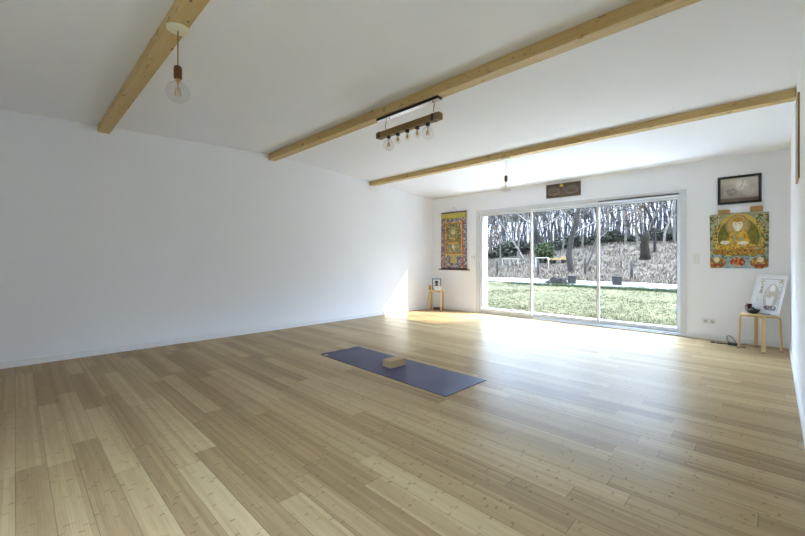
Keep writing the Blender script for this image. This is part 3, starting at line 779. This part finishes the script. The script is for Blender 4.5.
def ell_pts(c, r, hollow=.35):
    def g(rg):
        while True:
            v = Vector((rg.uniform(-1, 1), rg.uniform(-1, 1), rg.uniform(-1, 1)))
            if hollow < v.length < 1: break
        k = 1 + .22 * mnoise.noise(v * 2.3 + Vector(c)); return (c[0] + v.x * r[0] * k, c[1] + v.y * r[1] * k, c[2] + v.z * r[2] * k)
    return g

# pine forest: four kinds of trunk, copied one by one
def make_pine(seed, H, r):
    rg = random.Random(seed)
    t = thing('pine_tree', 'tall straight pine trunk in the hazy forest beyond the bracken bank', 'tree', (0, 0, 0), 0, 'pine trunks of the forest')
    n = 8; pts = [(rg.gauss(0, .05) * i, rg.gauss(0, .05) * i, H * i / n) for i in range(n + 1)]; pts[0] = (0, 0, -.3)
    mb = MB().tube(pts, [r * (1 - .6 * i / n) for i in range(n + 1)], 7)
    tw = MB()
    for k in range(26):
        z = H * rg.uniform(.12, .85); i = int(z / H * n); p = Vector(pts[i]).lerp(Vector(pts[i + 1]), z / H * n - i); a = rg.uniform(0, 2 * PI); L = rg.uniform(.5, 1.8)
        q = p + Vector((math.cos(a) * L * .5, math.sin(a) * L * .5, rg.uniform(-.1, .2))); e = p + Vector((math.cos(a) * L, math.sin(a) * L, rg.uniform(-.3, .35)))
        tw.tube([p, q, e], [.022, .015, .006], 3, False)
        for _ in range(3):
            s = q.lerp(e, rg.random()); tw.tube([s, s + Vector((rg.gauss(0, .3), rg.gauss(0, .3), rg.gauss(.05, .25)))], [.009, .005], 3, False)
    nb = len(mb.f); mb.add(tw.v, tw.f, True); to = mb.build('trunk', M['bark_pine_haze'], t, fix=False)
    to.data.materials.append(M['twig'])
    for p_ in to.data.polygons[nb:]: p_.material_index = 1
    cr = MB()
    for k in range(7): leaves(cr, ell_pts((rg.gauss(0, .7), rg.gauss(0, .7), H * rg.uniform(.86, 1.02)), (1.1, 1.1, .6), 0), 45, .22, rg)
    cr.build('crown', M['needle'], t, fix=False)
    return t
protos = [make_pine(11 + i, H, r) for i, (H, r) in enumerate(((11.5, .145), (12, .18), (10.5, .11), (11, .125)))]
rg = random.Random(21)
for i in range(186):
    q = -.66 + .70 * (i + rg.random()) / 186.
    y = rg.choice((49, 53, 57, 62, 68, 76)) + rg.uniform(-1.5, 1.5); x = q * y
    o = protos[i] if i < 4 else copy_tree(protos[rg.randrange(4)])
    o.location = (x, y, gz(x, y) - .05); o.rotation_euler = (rg.gauss(0, .012), rg.gauss(0, .012), rg.uniform(0, 6.28)); s = rg.uniform(.85, 1.15); o.scale = (s, s, s)

# bare broadleaf trees
def bare_tree(label, loc, seed, H, r, lean=(0, 0), maxlev=3, bark='bark_oak', kids=(9, 6, 5, 4), start=.3, group=None, leafy=0, spread=.9, leafc=None):
    rg_ = random.Random(seed); t = thing('bare_tree' if not leafy else 'oak_tree', label, 'tree', loc, 0, group)
    a, b = MB(), MB(); d = Vector((lean[0], lean[1], 1)).normalized()
    grow(a, b, Vector((0, 0, -.15)), d, H, r, 0, maxlev, rg_, start, kids, spread)
    a.build('trunk', M[bark], t, fix=False); b.build('branches', M['twig'], t, fix=False)
    if leafy:
        l = MB(); tips = [Vector(v) for v in b.v[::5]]
        leaves(l, lambda g: tuple(tips[g.randrange(len(tips))] + Vector((g.gauss(0, .12), g.gauss(0, .12), g.gauss(0, .12)))), leafy, .10, rg_)
        l.build('leaves', M['oak_leaf'], t, fix=False)
    return t
def at(q, y): return (q * y, y, gz(q * y, y))
bare_tree('dark crooked oak leaning over the green pine bush', at(-.452, 33), 5, 9, .36, (.32, .0), 3, kids=(8, 6, 5, 4))
bare_tree('forked bare tree with a high side branch, nearest beyond the track behind the stone block', at(-.371, 27), 9, 8.5, .24, (-.04, 0), 3, start=.30, kids=(8, 6, 5, 5))
bare_tree('slim bare tree right beside the green pine bush and the white bar frame', at(-.416, 36), 12, 8, .15, (.02, 0), 3, 'bark_oak')
bare_tree('pale slanting bare tree behind the white bench rail', at(-.500, 34), 17, 8, .12, (-.28, 0), 3, 'bark_pale')
bare_tree('second pale slim tree just behind the white bench rail', at(-.522, 37), 18, 7.5, .10, (-.12, 0), 3, 'bark_pale')
bare_tree('pale thin bare tree standing between stone blocks beyond the wire fence', at(-.338, 30), 23, 7, .085, (.12, 0), 3, 'bark_pale')
bare_tree('thin pale birch right next to the thick short oak trunk', at(-.206, 38), 27, 9, .10, (.02, 0), 3, 'bark_pale')
bare_tree('slim leaning bare tree closest to the door jamb beyond the bank', at(-.190, 36), 29, 9, .13, (.12, 0), 3, 'bark_oak')
bare_tree('young oak with clinging tan leaves above the thick short trunk', at(-.211, 35), 31, 6.5, .09, (0, 0), 3, 'bark_pale', leafy=1700, kids=(9, 5, 4, 3))
bare_tree('young oak with clinging russet leaves near the outer door reveal', at(-.612, 31), 33, 5.2, .07, (0, 0), 3, 'bark_pale', leafy=1500, start=.2)
sp = [(-.63, 41), (-.575, 44), (-.475, 43), (-.395, 42), (-.345, 44), (-.30, 45), (-.25, 43), (-.225, 41), (-.175, 40), (-.155, 43)]
cop = [bare_tree('grey bare tree with lacy twigs standing in front of the pine trunks', (0, 0, 0), 41 + i, 9.5, .12, (rg.gauss(0, .06), 0), 3, 'bark_pale', (11, 7, 5, 4), .22, 'lacy bare trees before the pines') for i in range(3)]
for i, (q, y) in enumerate(sp):
    o = cop[i] if i < 3 else copy_tree(cop[i % 3])
    o.location = at(q, y); o.rotation_euler = (0, 0, rg.uniform(0, 6.28)); s = rg.uniform(.85, 1.1); o.scale = (s, s, s)
# thick sawn trunk
t = thing('oak_stump', 'thick short dark broken oak trunk standing at the edge of the pines', 'stump', at(-.2096, 33), 0)
MB().tube([(0, 0, -.2), (.02, 0, .5), (-.03, 0, 1.1), (.04, 0, 1.6), (.10, 0, 2.05)], [.42, .33, .30, .30, .20], 12).build('trunk', M['stump'], t, fix=False)
MB().tube([(.05, 0, 1.7), (.35, .1, 2.1), (.5, .1, 2.9)], [.14, .10, .05], 7).tube([(-.02, 0, 1.4), (-.4, .1, 1.9), (-.7, .1, 2.5)], [.12, .07, .03], 7).build('stub_branch', M['stump'], t, fix=False)

# bushes
def bush(name, label, loc, r, n, s, m, group=None, seed=1):
    g = random.Random(seed); t = thing(name, label, 'bush', loc, 0, group)
    mb = MB(); leaves(mb, ell_pts((0, 0, r[2] * .85), r, .3), n, s, g); mb.build('leaves', M[m], t, fix=False)
    st = MB()
    for k in range(6):
        a = g.uniform(0, 6.28); st.tube([(0, 0, -.1), (math.cos(a) * r[0] * .3, math.sin(a) * r[1] * .3, r[2] * .6), (math.cos(a) * r[0] * .6, math.sin(a) * r[1] * .6, r[2] * 1.1)], [.05, .035, .012], 5, False)
    st.build('stems', M['bark_oak'], t, fix=False); return t
bush('pine_bush', 'fresh green young pine bush beside the dark crooked oak', at(-.4435, 32), (.85, .8, 1.0), 2200, .09, 'pinebush')
b0 = None
for i, (q, y, s) in enumerate([(-.565, 47, 1.3), (-.53, 47, 1.5), (-.50, 48, 1.3), (-.64, 46, 1.2), (-.385, 47, 1.2), (-.355, 48, 1.1), (-.300, 46, .9), (-.285, 46, 1.0), (-.19, 47, .8), (-.165, 46, .9), (-.145, 47, .8), (-.11, 47, .9), (-.07, 47, 1.0), (-.02, 48, 1.1), (-.245, 48, .7)]):
    if b0 is None: o = b0 = bush('evergreen_bush', 'low dark evergreen bush at the foot of the pine trunks', (0, 0, 0), (2.1, 1.5, 1.25), 1100, .17, 'under', 'evergreen bushes under the pines', 5)
    else: o = copy_tree(b0)
    o.location = at(q, y); o.scale = (s, s, s * .75); o.rotation_euler = (0, 0, i * 1.3)

# fence
t = thing('wire_fence', 'weathered post and wire fence running along the bank beyond the track', 'fence', (-5.8, 24.6, 0))
fx = [(-.2365, 24.2, 1.15), (-.2585, 27.5, 1.0), (-.339, 26.5, 1.15), (-.461, 24.5, 1.2), (-.5874, 24.5, 1.1), (-.640, 24.5, 1.1)]
prev = None
order = [fx[0], fx[2], fx[3], fx[4], fx[5]]
wire = MB()
for q, y, h in order:
    p = Vector((q * y, y, gz(q * y, y)))
    MB().tube([(0, 0, -.2), (.01, 0, h * .5), (.0, .02, h)], [.075, .072, .068], 9).xf(Matrix.Translation(p - t.location)).build('post', M['post'], t)
    if prev is not None:
        for k in (.35, .65, .92):
            a, b = prev[0] + Vector((0, 0, prev[1] * k)), p + Vector((0, 0, h * k)); m_ = (a + b) / 2 - Vector((0, 0, .03))
            wire.tube([a - t.location, m_ - t.location, b - t.location], .004, 4, False)
    prev = (p, h)
wire.build('wire', M['post'], t, fix=False)
q, y, h = -.2585, 30, 1.5; p = at(q, y)
o = MB().tube([(0, 0, -.2), (.02, 0, .8), (.0, .02, 1.45)], [.06, .055, .05], 8).build('lone_post', M['bark_pale'], loc=p)
tag(o, 'lone pale post on the bracken bank behind the right hand stone block', 'post'); o['label'] = 'lone pale post on the bracken bank well behind the wire fence'
# stone blocks beside the track
def block(label, loc, w, h, rz):
    pr = [(-w / 2, 0), (w / 2, 0), (w * .46, h), (-w * .55, h * 1.03)]
    o = MB().prism(pr, 1, -w * .4, w * .4).build('stone_block', M['block'], bevel=.03, loc=loc); o.rotation_euler = (0, 0, rz); return tag(o, label, 'block', 'stone blocks beside the track')
block('grey stone block beside the track, next to the dark rock', (-7.36, 19.84, gz(-7.36, 19.84) - .02), .40, .46, .35)
block('grey stone block by the track in lush grass, seen through the panel with no rock', (-5.36, 20.1, gz(-5.36, 20.1) - .02), .40, .48, .35)
g = random.Random(4); t = thing('dark_rock', 'dark rough rock lying next to a grey stone block by the track', 'rock', (-7.95, 19.35, gz(-7.95, 19.35) - .05))
vs = []; fs = []; nu, nv_ = 16, 9
for j in range(nv_ + 1):
    for i in range(nu):
        a, b = 2 * PI * i / nu, PI * j / nv_; d = Vector((math.sin(b) * math.cos(a), math.sin(b) * math.sin(a), math.cos(b))); k = 1 + .35 * mnoise.noise(d * 2.1)
        vs.append((d.x * .62 * k, d.y * .35 * k, max(-.05, d.z * .40 * k)))
for j in range(nv_):
    for i in range(nu): fs.append((j * nu + i, (j + 1) * nu + i, (j + 1) * nu + (i + 1) % nu, j * nu + (i + 1) % nu))
MB().add(vs, fs, False).build('rock_body', M['rock'], t)
# white frames and yellow machine beyond the fence
x, y, z = at(-.4475, 27.5); t = thing('white_bar_frame', 'white metal bar frame standing beside the green pine bush', 'frame', (x, y, z))
MB().tube([(.42, 0, -.1), (.42, 0, 1.05)], .04, 8).build('upright', M['whitewood'], t); MB().tube([(-.55, 0, -.1), (-.55, 0, 1.05)], .04, 8).build('upright', M['whitewood'], t)
MB().tube([(-.55, 0, 1.05), (.42, 0, 1.05)], .04, 8).build('cross_bar', M['whitewood'], t)
x, y, z = at(-.5435, 31); t = thing('white_bench', 'long low white bench beyond the fence near the russet oak', 'bench', (x, y, z))
MB().box((-.85, -.16, .60), (.85, .16, .68)).build('seat', M['whitewood'], t, .01)
for sx in (-.75, 0, .75): MB().box((sx - .05, -.12, -.1), (sx + .05, .12, .60)).build('leg', M['whitewood'], t, .01)
x, y, z = at(-.405, 31.5); t = thing('yellow_trailer', 'low yellow farm machine half hidden behind the bare trees', 'machine', (x, y, z)); t.scale = (.5, .5, .5)
MB().box((-1.7, -.5, .55), (1.6, .5, .85)).build('deck', M['yellow'], t, .02); MB().box((.5, -.4, .85), (1.3, .4, 1.15)).build('engine_box', M['yellow'], t, .04)
for sx in (-1.0, .9):
    for sy in (-.5, .5): MB().lathe([(.0005, -.09), (.30, -.09), (.34, -.05), (.34, .05), (.30, .09), (.0005, .09)], seg=18).xf(Matrix.Translation((sx, sy, .32)) @ Matrix.Rotation(PI / 2, 4, 'X')).build('wheel', M['rock'], t)

bare_tree('slim unseen bare tree added by the laurel to streak the sun patch', (2.05, 11.5, -.12), 61, 8.5, .075, (0, 0), 3, 'bark_pale', (10, 5, 4, 3), .4)  # out of view, added so its trunk and twigs streak the sun patch
bare_tree('slimmer unseen bare tree added near the laurel to dapple the sun patch', (2.95, 11.9, -.12), 62, 8.5, .065, (0, 0), 3, 'bark_pale', (10, 5, 4, 3), .4)  # second unseen tree, added to break up the sunlight indoors
# evergreen by the house that shades most of the door from the low sun
SUN = Vector((1.33, .92, 1.05))
g = random.Random(8); t = thing('laurel_tree', 'broad evergreen laurel tree beside the house that shades the glass door', 'tree', (6.9, 11.8, -.15))
MB().tube([(0, 0, -.2), (.05, 0, 2.2), (0, .05, 4.5), (0, 0, 7)], [.22, .18, .13, .05], 9).build('trunk', M['bark_oak'], t, fix=False)
mb = MB(); leaves(mb, ell_pts((-.05, 0, 6.3), (1.75, 1.75, 2.6), .1), 5200, .15, g); mb.build('crown', M['shade'], t, fix=False)

# ------------------------------------------------------------------ light
wld = bpy.data.worlds.new('World'); bpy.context.scene.world = wld; wld.use_nodes = True
nt = wld.node_tree; nt.nodes.clear(); out = nt.nodes.new('ShaderNodeOutputWorld'); bg = nt.nodes.new('ShaderNodeBackground')
tc = nt.nodes.new('ShaderNodeTexCoord'); sx = nt.nodes.new('ShaderNodeSeparateXYZ'); rp = nt.nodes.new('ShaderNodeValToRGB')
nt.links.new(tc.outputs['Generated'], sx.inputs[0]); nt.links.new(sx.outputs[2], rp.inputs[0])
e = rp.color_ramp.elements; e.new(.5); e.new(.7)       # pale band low over the forest, bright thin cloud higher up
for el_, (p, c) in zip(e, ((.135, (.044, .051, .066)), (.28, (.17, .235, .33)), (.50, (.44, .60, .84)), (.95, (.42, .57, .80)))): el_.position = p; el_.color = c + (1,)
nt.links.new(rp.outputs[0], bg.inputs[0]); bg.inputs[1].default_value = 34.0; nt.links.new(bg.outputs[0], out.inputs[0])
sl = bpy.data.lights.new('sun', 'SUN'); sl.energy = 16.0; sl.angle = math.radians(.55); sl.color = (1, .97, .92)
so = bpy.data.objects.new('sun', sl); C.objects.link(so); so.rotation_euler = SUN.to_track_quat('Z', 'Y').to_euler(); so.location = (10, 14, 12)
def portal(name, loc, rot, sx_, sy_):
    l = bpy.data.lights.new(name, 'AREA'); l.shape = 'RECTANGLE'; l.size = sx_; l.size_y = sy_; l.cycles.is_portal = True
    o = bpy.data.objects.new(name, l); C.objects.link(o); o.location = loc; o.rotation_euler = rot
portal('door_portal', ((WX0 + WX1) / 2, YB + .16, WZ / 2), (-PI / 2, 0, 0), WX1 - WX0, WZ)
portal('front_portal', ((FX0 + FX1) / 2, YF - .16, FZ / 2), (PI / 2, 0, 0), FX1 - FX0, FZ)

# ------------------------------------------------------------------ camera and view
cd = bpy.data.cameras.new('camera'); cam = bpy.data.objects.new('camera', cd); C.objects.link(cam)
cam.location = (0, 0, 1.16); cam.rotation_euler = (PI / 2, 0, yaw)
cd.sensor_width = 36; cd.lens = 379.6 / 805 * 36; cd.shift_y = -8.75 / 805; cd.clip_start = .02; cd.clip_end = 400
sc = bpy.context.scene; sc.camera = cam
sc.view_settings.view_transform = 'Standard'; sc.view_settings.look = 'None'; sc.view_settings.gamma = 1; sc.view_settings.use_curve_mapping = False
sc.view_settings.exposure = 0.56
sc.cycles.max_bounces = 14; sc.cycles.diffuse_bounces = 8; sc.cycles.glossy_bounces = 4; sc.cycles.transparent_max_bounces = 24
sc.cycles.use_denoising = True; sc.cycles.sample_clamp_indirect = 8; sc.cycles.caustics_reflective = False
